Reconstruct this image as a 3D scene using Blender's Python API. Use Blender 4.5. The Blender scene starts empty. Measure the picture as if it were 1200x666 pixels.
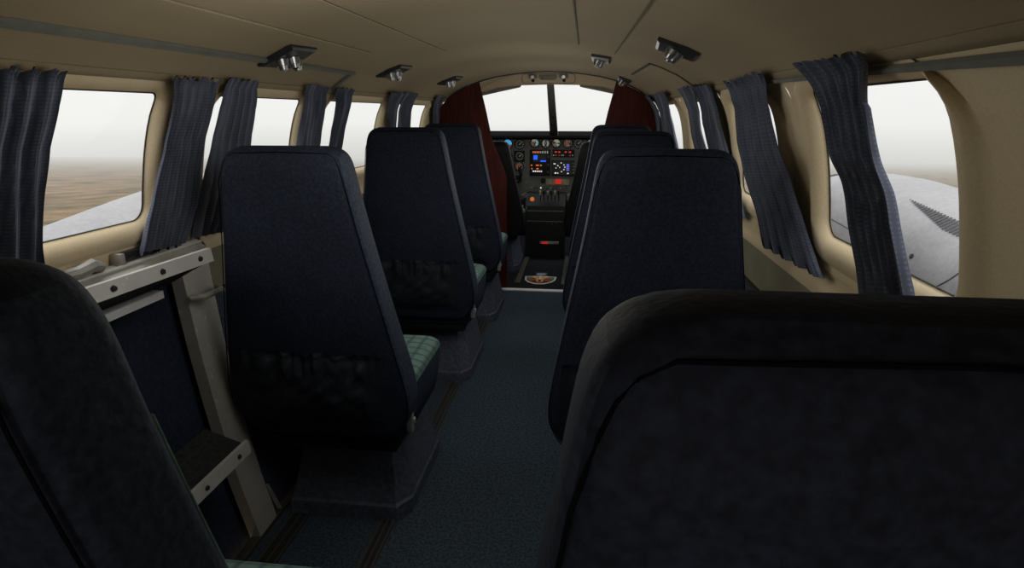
import bpy, bmesh, math, random
from mathutils import Vector, Matrix, noise
random.seed(7)
PI = math.pi
scene = bpy.context.scene
col = scene.collection

# ------------------------------------------------------------------ materials
def lin(c):
    f = lambda v: v/12.92 if v <= .04045 else ((v+.055)/1.055)**2.4
    return tuple(f(v/255.) for v in c) + (1.,)

class NT:
    def __init__(s, name):
        s.m = bpy.data.materials.new(name); s.m.use_nodes = True
        s.t = s.m.node_tree; s.t.nodes.clear()
        s.out = s.n('ShaderNodeOutputMaterial')
    def n(s, typ, **kw):
        nd = s.t.nodes.new(typ)
        for k, v in kw.items(): setattr(nd, k, v)
        return nd
    def l(s, a, b): s.t.links.new(a, b)
    def val(s, sock, v):
        if hasattr(v, 'is_linked'): s.l(v, sock)
        else: sock.default_value = v
    def coord(s, kind='Object', scale=(1, 1, 1)):
        tc = s.n('ShaderNodeTexCoord'); mp = s.n('ShaderNodeMapping'); mp.inputs['Scale'].default_value = scale
        s.l(tc.outputs[kind], mp.inputs['Vector']); return mp.outputs['Vector']
    def noise(s, vec, scale, detail=4, rough=.55):
        nd = s.n('ShaderNodeTexNoise'); nd.inputs['Scale'].default_value = scale
        nd.inputs['Detail'].default_value = detail; nd.inputs['Roughness'].default_value = rough
        s.l(vec, nd.inputs['Vector']); return nd.outputs['Fac']
    def ramp(s, fac, stops):
        nd = s.n('ShaderNodeValToRGB'); s.l(fac, nd.inputs['Fac'])
        e = nd.color_ramp.elements
        while len(e) < len(stops): e.new(.5)
        for el, (p, c) in zip(e, stops): el.position = p; el.color = lin(c)
        return nd.outputs['Color']
    def mix(s, fac, a, b, mode='MIX'):
        nd = s.n('ShaderNodeMix', data_type='RGBA', blend_type=mode)
        s.val(nd.inputs[0], fac); s.val(nd.inputs[6], a); s.val(nd.inputs[7], b); return nd.outputs[2]
    def math(s, op, a, b=0.):
        nd = s.n('ShaderNodeMath', operation=op); s.val(nd.inputs[0], a); s.val(nd.inputs[1], b); return nd.outputs[0]
    def bump(s, h, strength=.3, dist=.002):
        nd = s.n('ShaderNodeBump'); nd.inputs['Strength'].default_value = strength; nd.inputs['Distance'].default_value = dist
        s.l(h, nd.inputs['Height']); return nd.outputs['Normal']
    def bsdf(s, color, rough=.6, metal=0., spec=.5, normal=None, emis=None, estr=0.):
        b = s.n('ShaderNodeBsdfPrincipled')
        s.val(b.inputs['Base Color'], color); s.val(b.inputs['Roughness'], rough); b.inputs['Metallic'].default_value = metal
        b.inputs['Specular IOR Level'].default_value = spec
        if normal is not None: s.l(normal, b.inputs['Normal'])
        if emis is not None:
            s.val(b.inputs['Emission Color'], emis); b.inputs['Emission Strength'].default_value = estr
        s.l(b.outputs[0], s.out.inputs['Surface']); return s.m

def plain(name, c, rough=.6, metal=0., spec=.5, var=.12, nscale=30, bump=0.):
    k = NT(name); v = k.coord(); f = k.noise(v, nscale)
    lo = tuple(x*(1-var) for x in c); hi = tuple(min(255, x*(1+var)) for x in c)
    colr = k.ramp(f, [(.3, lo), (.7, hi)])
    nrm = k.bump(f, bump, .002) if bump else None
    return k.bsdf(colr, rough, metal, spec, nrm)

def glow(name, c, e=1., rough=.4):
    k = NT(name); return k.bsdf(lin(c), rough, emis=lin(c), estr=e)

def leather(name, a, b, scale=1., spec=.3, rough=.6):
    k = NT(name); v = k.coord()
    big = k.noise(v, 7*scale, 3); fine = k.noise(v, 130*scale, 5)
    vo = k.n('ShaderNodeTexVoronoi'); vo.inputs['Scale'].default_value = 210*scale; k.l(v, vo.inputs['Vector'])
    h = k.math('ADD', k.math('MULTIPLY', fine, .8), k.math('MULTIPLY', vo.outputs['Distance'], .7))
    c = k.ramp(big, [(.35, a), (.65, b)])
    c = k.mix(.35, c, k.ramp(fine, [(.35, tuple(x*.5 for x in a)), (.7, tuple(x*1.35 for x in b))]))
    return k.bsdf(c, rough, spec=spec, normal=k.bump(h, .3, .0012))

def headliner(name, a, b):
    k = NT(name); v = k.coord(); big = k.noise(v, 1.6, 4); fine = k.noise(v, 260, 3)
    c = k.ramp(big, [(.3, a), (.7, b)])
    c = k.mix(.15, c, k.ramp(fine, [(.3, tuple(x*.6 for x in a)), (.7, b)]))
    return k.bsdf(c, .85, spec=.15, normal=k.bump(fine, .2, .001))

def carpet_mat():
    k = NT('carpet'); v = k.coord(); big = k.noise(v, 5, 6, .65); fine = k.noise(v, 420, 3, .7); mid = k.noise(v, 110, 4, .7)
    c = k.ramp(big, [(.3, (30, 38, 50)), (.7, (47, 58, 72))])
    c = k.mix(.6, c, k.ramp(fine, [(.42, (6, 9, 14)), (.58, (106, 122, 136))]))
    c = k.mix(.35, c, k.ramp(mid, [(.42, (20, 28, 38)), (.58, (88, 104, 118))]))
    return k.bsdf(c, .95, spec=.05, normal=k.bump(fine, .8, .004))

def wood_mat():
    k = NT('mahogany'); v = k.coord(scale=(9, 9, 1.1)); n1 = k.noise(v, 5, 6, .65); v2 = k.coord(scale=(60, 60, 2)); n2 = k.noise(v2, 3, 4, .6)
    c = k.ramp(n1, [(.3, (34, 12, 9)), (.55, (62, 24, 17)), (.75, (86, 36, 26))])
    c = k.mix(.5, c, k.ramp(n2, [(.35, (34, 10, 8)), (.65, (104, 38, 26))]))
    return k.bsdf(c, .6, spec=.2)

def curtain_mat():
    k = NT('curtain_cloth'); tc = k.n('ShaderNodeTexCoord'); sx = k.n('ShaderNodeSeparateXYZ'); k.l(tc.outputs['UV'], sx.inputs[0])
    u, w = sx.outputs[0], sx.outputs[1]
    def wave(s_, f, p):  # thin lines
        return k.math('POWER', k.math('ABSOLUTE', k.math('SINE', k.math('MULTIPLY', s_, f))), p)
    weave = k.math('MULTIPLY', wave(u, 110., 2.), wave(w, 190., 2.))
    stripe = wave(u, 15.7, 22.)
    base = k.ramp(k.noise(k.coord(), 14, 4), [(.3, (66, 70, 83)), (.7, (86, 91, 105))])
    c = k.mix(k.math('MULTIPLY', weave, .45), base, lin((112, 119, 138)))
    c = k.mix(k.math('MULTIPLY', stripe, .35), c, lin((156, 164, 182)))
    return k.bsdf(c, .9, spec=.1, normal=k.bump(weave, .25, .001))

def plaid_mat():
    k = NT('teal_plaid'); tc = k.n('ShaderNodeTexCoord'); sx = k.n('ShaderNodeSeparateXYZ'); k.l(tc.outputs['Object'], sx.inputs[0])
    def wave(s_, f, p): return k.math('POWER', k.math('ABSOLUTE', k.math('SINE', k.math('MULTIPLY', s_, f))), p)
    base = k.ramp(k.noise(k.coord(), 60, 4), [(.3, (98, 124, 117)), (.7, (120, 146, 138))])
    c = k.mix(k.math('MULTIPLY', wave(sx.outputs[0], 75., 10.), .6), base, lin((40, 66, 70)))
    c = k.mix(k.math('MULTIPLY', wave(sx.outputs[1], 75., 10.), .6), c, lin((48, 72, 74)))
    c = k.mix(k.math('MULTIPLY', wave(sx.outputs[2], 75., 10.), .15), c, lin((60, 84, 84)))
    return k.bsdf(c, .9, spec=.1)

def scuffed(name, a, b, chip):
    k = NT(name); v = k.coord(); n1 = k.noise(v, 9, 5); n2 = k.noise(v, 38, 5, .7)
    c = k.ramp(n1, [(.3, a), (.7, b)])
    m = k.n('ShaderNodeMapRange'); k.l(n2, m.inputs[0]); m.inputs[1].default_value = .62; m.inputs[2].default_value = .66
    c = k.mix(k.math('MULTIPLY', m.outputs[0], .55), c, lin(chip))
    return k.bsdf(c, .5, metal=.25, spec=.4, normal=k.bump(n2, .15, .001))

def glass_mat(name, tint=(255, 255, 255), refl=.03):
    k = NT(name)
    t = k.n('ShaderNodeBsdfTransparent'); t.inputs[0].default_value = lin(tint)
    g = k.n('ShaderNodeBsdfGlossy'); g.inputs['Roughness'].default_value = .03
    fr = k.n('ShaderNodeFresnel'); fr.inputs[0].default_value = 1.25
    mx = k.n('ShaderNodeMixShader'); k.l(k.math('MULTIPLY', fr.outputs[0], refl), mx.inputs[0])
    k.l(t.outputs[0], mx.inputs[1]); k.l(g.outputs[0], mx.inputs[2]); k.l(mx.outputs[0], k.out.inputs[0])
    return k.m

def terrain_mat():
    k = NT('hazy_land'); v = k.coord(scale=(1, 1, 1))
    n1 = k.noise(v, .0011, 9, .62); n2 = k.noise(v, .0035, 8, .7); n3 = k.noise(k.coord(scale=(1, .45, 1)), .0024, 6, .6)
    c = k.ramp(n1, [(.36, (44, 46, 37)), (.46, (78, 67, 51)), (.56, (106, 90, 70)), (.66, (60, 58, 46))])
    c = k.mix(.5, c, k.ramp(n2, [(.4, (34, 33, 26)), (.6, (122, 104, 82))]))
    c = k.mix(.4, c, k.ramp(n3, [(.4, (60, 62, 48)), (.6, (128, 106, 82))]))
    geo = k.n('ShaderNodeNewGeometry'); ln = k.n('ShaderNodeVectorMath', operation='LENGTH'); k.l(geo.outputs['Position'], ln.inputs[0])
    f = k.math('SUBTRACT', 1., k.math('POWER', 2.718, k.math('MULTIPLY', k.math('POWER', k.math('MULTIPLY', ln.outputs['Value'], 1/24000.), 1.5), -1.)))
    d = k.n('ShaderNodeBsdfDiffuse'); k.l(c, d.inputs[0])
    e = k.n('ShaderNodeEmission'); e.inputs[0].default_value = lin((214, 214, 210)); e.inputs[1].default_value = 1.  # haze painted into the land material as emission growing with distance
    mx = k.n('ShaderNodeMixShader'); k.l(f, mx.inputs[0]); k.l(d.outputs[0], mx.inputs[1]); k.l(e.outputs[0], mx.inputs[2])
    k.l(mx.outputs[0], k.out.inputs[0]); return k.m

def nacelle_mat():
    k = NT('grey_cowling'); v = k.coord(); n1 = k.noise(v, 2.2, 6, .6); n2 = k.noise(v, 40, 4)
    c = k.ramp(n1, [(.3, (104, 104, 108)), (.7, (128, 128, 131))])
    c = k.mix(.15, c, k.ramp(n2, [(.35, (84, 84, 88)), (.65, (150, 150, 150))]))
    return k.bsdf(c, .45, spec=.4)

M = dict(
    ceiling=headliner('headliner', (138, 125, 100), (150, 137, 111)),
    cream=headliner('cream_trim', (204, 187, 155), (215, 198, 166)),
    olive=plain('olive_panel', (128, 124, 104), .7, spec=.2, var=.08, nscale=9),
    navywall=plain('navy_wall_carpet', (66, 72, 88), .95, spec=.05, var=.2, nscale=160, bump=.3),
    navypanel=leather('navy_door_panel', (34, 40, 56), (44, 52, 72), .6),
    seat=leather('navy_leather', (34, 38, 49), (42, 47, 63), spec=.12, rough=.75),
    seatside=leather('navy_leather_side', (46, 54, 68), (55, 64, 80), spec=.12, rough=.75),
    pocket=leather('pocket_leather', (30, 34, 40), (38, 42, 51), .7, spec=.2, rough=.6),
    piping=plain('dark_piping', (13, 14, 18), .95, spec=.05),
    pedestal=leather('pedestal_shell', (74, 79, 94), (84, 90, 106), .5, spec=.25),
    plaid=plaid_mat(), carpet=carpet_mat(), wood=wood_mat(), curtain=curtain_mat(),
    metal=scuffed('scuffed_metal', (176, 174, 166), (192, 190, 182), (226, 225, 218)),
    lightmetal=scuffed('light_metal', (190, 190, 186), (208, 208, 203), (232, 232, 228)),
    browngap=plain('brown_edge', (92, 80, 60), .8),
    grip=plain('dark_grip_tread', (30, 31, 33), .9, var=.5, nscale=90, bump=.6),
    white=plain('white_plastic', (236, 236, 238), .5, var=.03),
    greyplastic=plain('grey_plastic', (150, 148, 142), .5),
    chrome=plain('chrome', (168, 170, 174), .28, metal=1., var=.05),
    darkmetal=plain('dark_plate', (58, 60, 62), .35, metal=.5),
    black=plain('black_plastic', (16, 16, 17), .6, spec=.3),
    glare=plain('glareshield_felt', (10, 10, 11), 1., spec=0.),
    blackleather=leather('black_leather', (14, 14, 16), (20, 20, 22)),
    seal=plain('black_seal', (18, 18, 18), .7),
    greytrim=plain('grey_trim', (104, 106, 98), .7, var=.06),
    seam=plain('seam_line', (86, 78, 60), .9, var=.05),
    lightseam=plain('light_seam', (158, 146, 122), .9, var=.05),
    darkline=plain('dark_line', (34, 33, 32), .8),
    glass=glass_mat('window_glass'), wglass=glass_mat('windshield_glass'),
    cockpitcarpet=plain('cockpit_carpet', (36, 38, 42), .95, spec=.05, var=.3, nscale=220, bump=.4),
    track=scuffed('track_metal', (66, 64, 58), (82, 78, 70), (110, 106, 98)),
    panel=plain('panel_grey', (92, 94, 92), .6, var=.12, nscale=40),
    tan=plain('tan_label', (150, 142, 120), .6), dial=plain('dial_black', (22, 22, 22), .5, var=.2, nscale=120),
    cockpittan=headliner('cockpit_tan', (196, 178, 150), (208, 190, 162)), visor=plain('visor_grey', (118, 116, 106), .6),
    needle=glow('dial_white', (190, 188, 176), .25), blue=glow('screen_blue', (30, 90, 255), 1.), purple=glow('screen_violet', (110, 110, 240), .6),
    sky=glow('horizon_blue', (70, 170, 225), .7), earth=glow('horizon_brown', (150, 84, 50), .3),
    red=glow('lamp_red', (210, 40, 30), .5), orange=glow('lamp_orange', (226, 120, 60), .5), lampwhite=glow('lamp_white', (235, 235, 230), .6),
    cream_dial=glow('dial_cream', (200, 196, 160), .25), cyan=glow('dial_cyan', (150, 205, 215), .3),
    land=terrain_mat(), nacelle=nacelle_mat(), cowl=plain('bright_cowl', (226, 226, 228), .35, var=.03, nscale=4), louvre=plain('louvre_dark', (50, 50, 54), .6),
    ewhite=plain('emblem_white', (226, 222, 214), .5, var=.05), ered=plain('emblem_red', (196, 40, 48), .5), egreen=plain('emblem_green', (40, 150, 90), .5),
    eyellow=plain('emblem_yellow', (224, 184, 50), .5), eblue=plain('emblem_blue', (60, 74, 120), .5),
)

# ------------------------------------------------------------------ helpers
def obj(name, bm, mats, parent=None, smooth=40, loc=None):
    me = bpy.data.meshes.new(name)
    bmesh.ops.recalc_face_normals(bm, faces=bm.faces)
    bm.to_mesh(me); bm.free()
    for m in (mats if isinstance(mats, (list, tuple)) else [mats]): me.materials.append(m)
    if smooth:
        me.polygons.foreach_set('use_smooth', [True]*len(me.polygons)); me.set_sharp_from_angle(angle=math.radians(smooth))
    o = bpy.data.objects.new(name, me); col.objects.link(o)
    if parent: o.parent = parent
    if loc: o.location = loc
    return o

def tag(o, label, cat, group=None, kind=None):
    o['label'] = label; o['category'] = cat
    if group: o['group'] = group
    if kind: o['kind'] = kind
    return o
def thing(name, label, cat, loc=(0, 0, 0), group=None):
    o = bpy.data.objects.new(name, None); col.objects.link(o); o.location = loc; o.empty_display_size = .1
    return tag(o, label, cat, group)
def struct(name, bm, mats, parent=None, smooth=40):
    o = obj(name, bm, mats, parent, smooth)
    if parent is None: o['kind'] = 'structure'
    return o

def box(bm, x0, x1, y0, y1, z0, z1, bev=0., mi=0):
    vs = [bm.verts.new((x, y, z)) for x in (x0, x1) for y in (y0, y1) for z in (z0, z1)]
    fs = [bm.faces.new([vs[i] for i in q]) for q in ((0, 1, 3, 2), (4, 6, 7, 5), (0, 4, 5, 1), (2, 3, 7, 6), (0, 2, 6, 4), (1, 5, 7, 3))]
    for f in fs: f.material_index = mi
    if bev:
        es = list({e for f in fs for e in f.edges})
        r = bmesh.ops.bevel(bm, geom=es, offset=bev, segments=2, affect='EDGES', profile=.6)
        for f in r['faces']: f.material_index = mi
    return bm
def boxbm(*a, **k): return box(bmesh.new(), *a, **k)

def hexa(bm, p, mi=0):   # eight corners: bottom loop 0-3, top loop 4-7
    v = [bm.verts.new(q) for q in p]
    for q in ((0, 1, 2, 3), (4, 5, 6, 7), (0, 1, 5, 4), (1, 2, 6, 5), (2, 3, 7, 6), (3, 0, 4, 7)):
        bm.faces.new([v[i] for i in q]).material_index = mi
    return bm

def loft(bm, rings, cap=True, close=True, mi=0):
    vr = [[bm.verts.new(p) for p in r] for r in rings]
    n = len(rings[0])
    for a, b in zip(vr, vr[1:]):
        for i in range(n if close else n-1):
            j = (i+1) % n
            bm.faces.new((a[i], a[j], b[j], b[i])).material_index = mi
    if cap and close:
        bm.faces.new(vr[0]).material_index = mi; bm.faces.new(vr[-1]).material_index = mi
    return vr

def rrect(hx, y0, y1, r, n=5, cx=0.):
    r = min(r, hx*.98, (y1-y0)*.49); pts = []
    for (sx, sy, a0) in ((1, 1, 0), (-1, 1, PI/2), (-1, -1, PI), (1, -1, 1.5*PI)):
        ox = cx + sx*(hx-r); oy = (y1-r) if sy > 0 else (y0+r)
        for i in range(n+1):
            a = a0 + PI/2*i/n; pts.append((ox+r*math.cos(a), oy+r*math.sin(a)))
    return pts

def tube(bm, pts, r, n=8, mi=0, closed=False):
    pts = [Vector(p) for p in pts]; rings = []
    for i, p in enumerate(pts):
        a = pts[i-1] if (i or closed) else p; b = pts[(i+1) % len(pts)] if (i+1 < len(pts) or closed) else p
        d = (b-a).normalized(); u = d.orthogonal().normalized() if abs(d.z) > .95 else d.cross(Vector((0, 0, 1))).normalized()
        w = d.cross(u); rr = r[i] if isinstance(r, (list, tuple)) else r
        rings.append([p+u*rr*math.cos(2*PI*k/n)+w*rr*math.sin(2*PI*k/n) for k in range(n)])
    if closed: rings.append(rings[0])
    loft(bm, rings, cap=not closed, mi=mi); return bm

def disc(bm, c, axis, r0, r1, h, n=24, mi=0):   # short cone frustum along an axis
    ax = Vector(axis).normalized(); u = ax.orthogonal().normalized(); w = ax.cross(u); c = Vector(c)
    ring = lambda r, t: [c+ax*t+u*r*math.cos(2*PI*k/n)+w*r*math.sin(2*PI*k/n) for k in range(n)]
    loft(bm, [ring(r0, 0), ring(r1, h)], mi=mi); return bm

def flat(bm, pts, y, th, mi=0):   # polygon in X,Z standing at y, thickness th towards -y
    a = [bm.verts.new((x, y, z)) for x, z in pts]; b = [bm.verts.new((x, y-th, z)) for x, z in pts]
    bm.faces.new(a).material_index = mi; bm.faces.new(b).material_index = mi
    for i in range(len(pts)):
        j = (i+1) % len(pts); bm.faces.new((a[i], a[j], b[j], b[i])).material_index = mi
    return bm

def onfloor(bm, pts, z, th, mi=0):
    a = [bm.verts.new((x, y, z)) for x, y in pts]; b = [bm.verts.new((x, y, z+th)) for x, y in pts]
    bm.faces.new(a).material_index = mi; bm.faces.new(b).material_index = mi
    for i in range(len(pts)):
        j = (i+1) % len(pts); bm.faces.new((a[i], a[j], b[j], b[i])).material_index = mi
    return bm

# ------------------------------------------------------------------ the fuselage section
SEC = [(0, 1.445), (.11, 1.441), (.22, 1.43), (.33, 1.414), (.43, 1.39), (.52, 1.358), (.59, 1.325), (.64, 1.29), (.68, 1.25), (.71, 1.2), (.73, 1.13),
       (.742, 1.05), (.75, .95), (.75, .85), (.745, .7), (.735, .55), (.715, .35), (.69, .18), (.655, 0), (.65, -.03)]
def xs(z):
    for i in range(len(SEC)-1):
        (x0, z0), (x1, z1) = SEC[i], SEC[i+1]
        if z1 <= z <= z0:
            t = (z0-z)/(z0-z1)
            p = SEC[max(i-1, 0)]; q = SEC[min(i+2, len(SEC)-1)]
            m0 = (x1-p[0])/(p[1]-z1)*(z0-z1) if p[1] != z1 else 0; m1 = (q[0]-x0)/(z0-q[1])*(z0-z1)
            return (2*t**3-3*t*t+1)*x0+(t**3-2*t*t+t)*m0+(-2*t**3+3*t*t)*x1+(t**3-t*t)*m1
    return SEC[0][0] if z > SEC[0][1] else SEC[-1][0]
def xl(z):   # linear version
    for (x0, z0), (x1, z1) in zip(SEC, SEC[1:]):
        if z1 <= z <= z0: return x0+(x1-x0)*(z0-z)/(z0-z1)
    return SEC[-1][0]
def zs(x):
    x = abs(x)
    for (x0, z0), (x1, z1) in zip(SEC, SEC[1:]):
        if x0 <= x <= x1: return z0+(z1-z0)*(x-x0)/(x1-x0)
ROOFTOP = 1.258
def arc(n=60, inset=.006, zmin=ROOFTOP):   # roof section from left to right
    xm = xl(zmin); pts = []
    for i in range(n+1):
        x = xm*math.sin((i/n-.5)*PI); z = zs(x)
        k = (1-inset/.75); pts.append((x*k, z-inset*.5 if abs(x) < .5 else z-inset*.3))
    return pts

YA, YB = -1.0, 3.99      # rear end of the cabin, cockpit bulkhead
WINS = {-1: [(.805, 1.262), (1.475, 1.962), (2.165, 2.80), (3.0, 3.605)], 1: [(.805, 1.262), (1.53, 1.962), (2.20, 2.80), (3.05, 3.605)]}
CELLS = {-1: [.64, 1.39, 2.084, 2.921, 3.78], 1: [.64, 1.42, 2.10, 2.945, 3.78]}
ZB, ZT = .84, 1.262
WZ0, WZ1, LEAN = .954, 1.231, .042

def winloop(yr, yf, off, n=7):
    rb, rt = max(.01, .032+off), max(.01, .018+off); pts = []
    y0, y1, z0, z1 = yr-off, yf+off, WZ0-off, min(WZ1+off, ZT)
    def edge(a, b, m):
        for i in range(1, m): pts.append((a[0]+(b[0]-a[0])*i/m, a[1]+(b[1]-a[1])*i/m))
    def corner(cx, cz, r, a0):
        for i in range(n+1):
            a = a0+PI/2*i/n; pts.append((cx+r*math.cos(a), cz+r*math.sin(a)))
    rtz = min(rt, .06)
    corner(y1-rb, z0+rb, rb, -PI/2); edge((y1, z0+rb), (y1, z1-rtz), 8)
    corner(y1-rt, z1-rt if z1 < ZT else z1-rt, rt, 0); edge((y1-rt, z1), (y0+rt*1.7, z1), 8)
    corner(y0+rt*1.7, z1-rt*1.7, rt*1.7, PI/2); edge((y0, z1-rt*1.7), (y0, z0+rb), 8)
    corner(y0+rb, z0+rb, rb, PI); edge((y0+rb, z0), (y1-rb, z0), 8)
    return [(y+LEAN*(z-WZ0)/(WZ1-WZ0), z) for y, z in pts]

RINGS = [(0, .009), (.003, .007), (.005, .001), (.014, -.011), (.024, -.017), (.034, -.019), (.043, -.016), (.052, -.009), (.060, -.004), (.072, .0)]
def wallcell(bm, sg, yr, yf, c0, c1, mi=0):
    rings2 = [[(y, z, d) for y, z in winloop(yr, yf, off)] for off, d in RINGS]
    last = rings2[-1]; cy = (yr+yf)/2+LEAN/2; cz = (WZ0+WZ1)/2
    e = .003; b0, b1, bz0, bz1 = c0-e, c1+e, ZB-e, ZT+.001
    border = []
    for y, z, d in last:
        dy, dz = y-cy, z-cz; t = 1e9
        if dy > 0: t = min(t, (b1-cy)/dy)
        if dy < 0: t = min(t, (b0-cy)/dy)
        if dz > 0: t = min(t, (bz1-cz)/dz)
        if dz < 0: t = min(t, (bz0-cz)/dz)
        border.append([cy+dy*t, cz+dz*t, 0.])
    for cc in ((b0, bz0), (b0, bz1), (b1, bz0), (b1, bz1)):
        k = min(range(len(border)), key=lambda i: (border[i][0]-cc[0])**2+(border[i][1]-cc[1])**2); border[k] = [cc[0], cc[1], 0.]
    for t in (.3, .65, 1.):
        rings2.append([(a[0]+(b[0]-a[0])*t, a[1]+(b[1]-a[1])*t, 0.) for a, b in zip(last, border)])
    rings = [[(sg*(xs(min(z, 1.3))+(d*min(1, max(0, (ZT-z)/.03)) if d < 0 else d)), y, z) for y, z, d in r] for r in rings2]
    loft(bm, rings, cap=False, mi=mi)

def plainwall(bm, sg, y0, y1, z0, z1, mi=0, inset=0., nz=10, ny=1):
    rows = []
    for i in range(nz+1):
        z = z0+(z1-z0)*i/nz; rows.append([(sg*(xs(z)-inset), y0+(y1-y0)*j/ny, z) for j in range(ny+1)])
    loft(bm, rows, cap=False, close=False, mi=mi)

def ledge(bm, sg, y0, y1, prof, mi=0):   # prof: list of (inset, z)
    loft(bm, [[(sg*(xs(z)-i), y, z) for i, z in prof] for y in (y0, y1)], cap=False, close=False, mi=mi)

LEDGE = [(0, .915), (.004, .905), (.010, .900), (.014, .892), (.012, .884), (.014, .872), (.022, .862), (.028, .852), (.028, .842), (.0, .836)]
# ---- walls
for side, sg in (('left', -1), ('right', 1)):
    bm = bmesh.new()
    for i, (a, b) in enumerate(WINS[sg]):
        if side == 'left' and i == 0: continue
        wallcell(bm, sg, a, b, CELLS[sg][i], CELLS[sg][i+1])
    ys = YA
    plainwall(bm, sg, YA, CELLS[sg][0]+.002, .84, ZT, nz=14); plainwall(bm, sg, CELLS[sg][4]-.002, YB+.02, .84, ZT, nz=14)
    segs = [(YA, CELLS[sg][0]), (1.43, YB+.02)] if side == 'left' else [(YA, YB+.02)]
    for a, b in segs:
        plainwall(bm, sg, a, b, .715, .845, mi=1, nz=3); plainwall(bm, sg, a, b, -.03, .717, mi=2, nz=12)
    struct('wall_'+side, bm, [M['cream'], M['olive'], M['navywall']])
    bm = bmesh.new()
    for a, b in segs: ledge(bm, sg, a, b, LEDGE)
    struct('trim_1' if sg < 0 else 'trim_2', bm, M['cream'])
    bm = bmesh.new()
    for a, b in segs: ledge(bm, sg, a, b, [(0, .722), (.006, .72), (.006, .712), (0, .71)])
    struct('baseboard_'+side, bm, M['darkline'])
# ---- window panes with their black seals
k = 0
for side, sg in (('left', -1), ('right', 1)):
    for i, (a, b) in enumerate(WINS[sg]):
        k += 1
        bm = bmesh.new(); lp = winloop(a, b, .004)
        vs = [bm.verts.new((sg*(xs(z)+.008), y, z)) for y, z in lp]
        cv = bm.verts.new((sg*(xs((WZ0+WZ1)/2)+.009), (a+b)/2+LEAN/2, (WZ0+WZ1)/2))
        for j in range(len(vs)): bm.faces.new((vs[j], vs[(j+1) % len(vs)], cv))
        w = struct('window_%d' % k, bm, M['glass'])
        bm = bmesh.new()
        rr = [[(sg*(xs(min(z, 1.3))+d), y, z) for y, z in winloop(a, b, off)] for off, d in ((-.0005, .0075), (.0008, .0055), (.0022, .006))]
        loft(bm, rr, cap=False); obj('window_seal', bm, M['seal'], w)
# ---- the cabin door in the left wall
bm = bmesh.new(); CELL = CELLS[-1]; WIN = WINS[-1]; wallcell(bm, -1, WIN[0][0], WIN[0][1], CELL[0], CELL[1])
ledge(bm, -1, CELL[0], CELL[1], [(0, .925), (.006, .915), (.010, .9), (.006, .888), (.004, .875), (0, .84)])
plainwall(bm, -1, CELL[0], 1.462, -.03, .842, inset=-.035, nz=14, mi=1)
for yy in (CELL[0], 1.46):
    loft(bm, [[(-(xs(z)+d), yy, z) for z in [i*.87/12-.03 for i in range(13)]] for d in (-.004, .036)], cap=False, close=False, mi=2)
box(bm, -.79, -.745, CELL[0], 1.46, .832, .838, mi=2)
door = struct('door_1', bm, [M['cream'], M['navypanel'], M['browngap']])
bm = bmesh.new(); plainwall(bm, -1, 1.436, 1.462, -.02, .845, inset=.004, nz=14)
obj('door_edge', bm, M['browngap'], door)
bm = bmesh.new(); box(bm, -.742, -.715, 1.128, 1.142, .872, .900, .003); obj('latch_end', bm, M['greyplastic'], door)
bm = bmesh.new(); box(bm, -.742, -.726, 1.142, 1.26, .876, .898, .003); obj('latch_bar', bm, M['darkmetal'], door)
bm = bmesh.new(); tube(bm, [(-.735, 1.00, .885), (-.718, 1.02, .888), (-.712, 1.05, .896), (-.716, 1.07, .888), (-.735, 1.075, .875)], [.012, .013, .014, .012, .01]); obj('door_handle', bm, M['greyplastic'], door)

# ---- folding boarding stair on the inside of the door
st = thing('boarding_stair', 'scuffed grey metal folding boarding stair standing against the cabin door beside the left seats', 'stairs', (-.70, 1.05, 0))
def wpt(p): return tuple(Vector(p)-Vector((-.70, 1.05, 0)))
def wobj(name, bm, m, parent, sm=40):
    bmesh.ops.translate(bm, vec=(.70, -1.05, 0), verts=bm.verts); return obj(name, bm, m, parent, sm)
for y0, y1, dy in ((1.325, 1.436, .035), (.70, .79, .02)):
    bm = bmesh.new(); zz = [i*.845/14 for i in range(15)]
    rings = []
    for z in zz:
        s_ = dy*(1-z/.845)
        rings.append([(-(xs(z)-.022), y0+s_, z), (-(xs(z)-.022), y1+s_*.5, z), (-(xs(z)+.012), y1+s_*.5, z), (-(xs(z)+.012), y0+s_, z)])
    loft(bm, rings); wobj('side_rail', bm, M['metal'], st, 30)
bm = bmesh.new()   # shelf-like top rail with a bright ridge
loft(bm, [[(-.752, y, .836), (-.752, y, .872), (-.735, y, .876), (-.716, y, .868), (-.700, y, .858), (-.695, y, .846), (-.700, y, .836)] for y in (.70, .95, 1.30, 1.40)])
box(bm, -.748, -.722, 1.335, 1.40, .866, .878, .004); box(bm, -.75, -.728, 1.29, 1.33, .866, .874, .003)
wobj('top_rail', bm, M['metal'], st, 12)
bm = bmesh.new(); tube(bm, [(-.716, .70, .872), (-.716, 1.40, .872)], .0045, 6); wobj('ridge', bm, M['lightmetal'], st)
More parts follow.
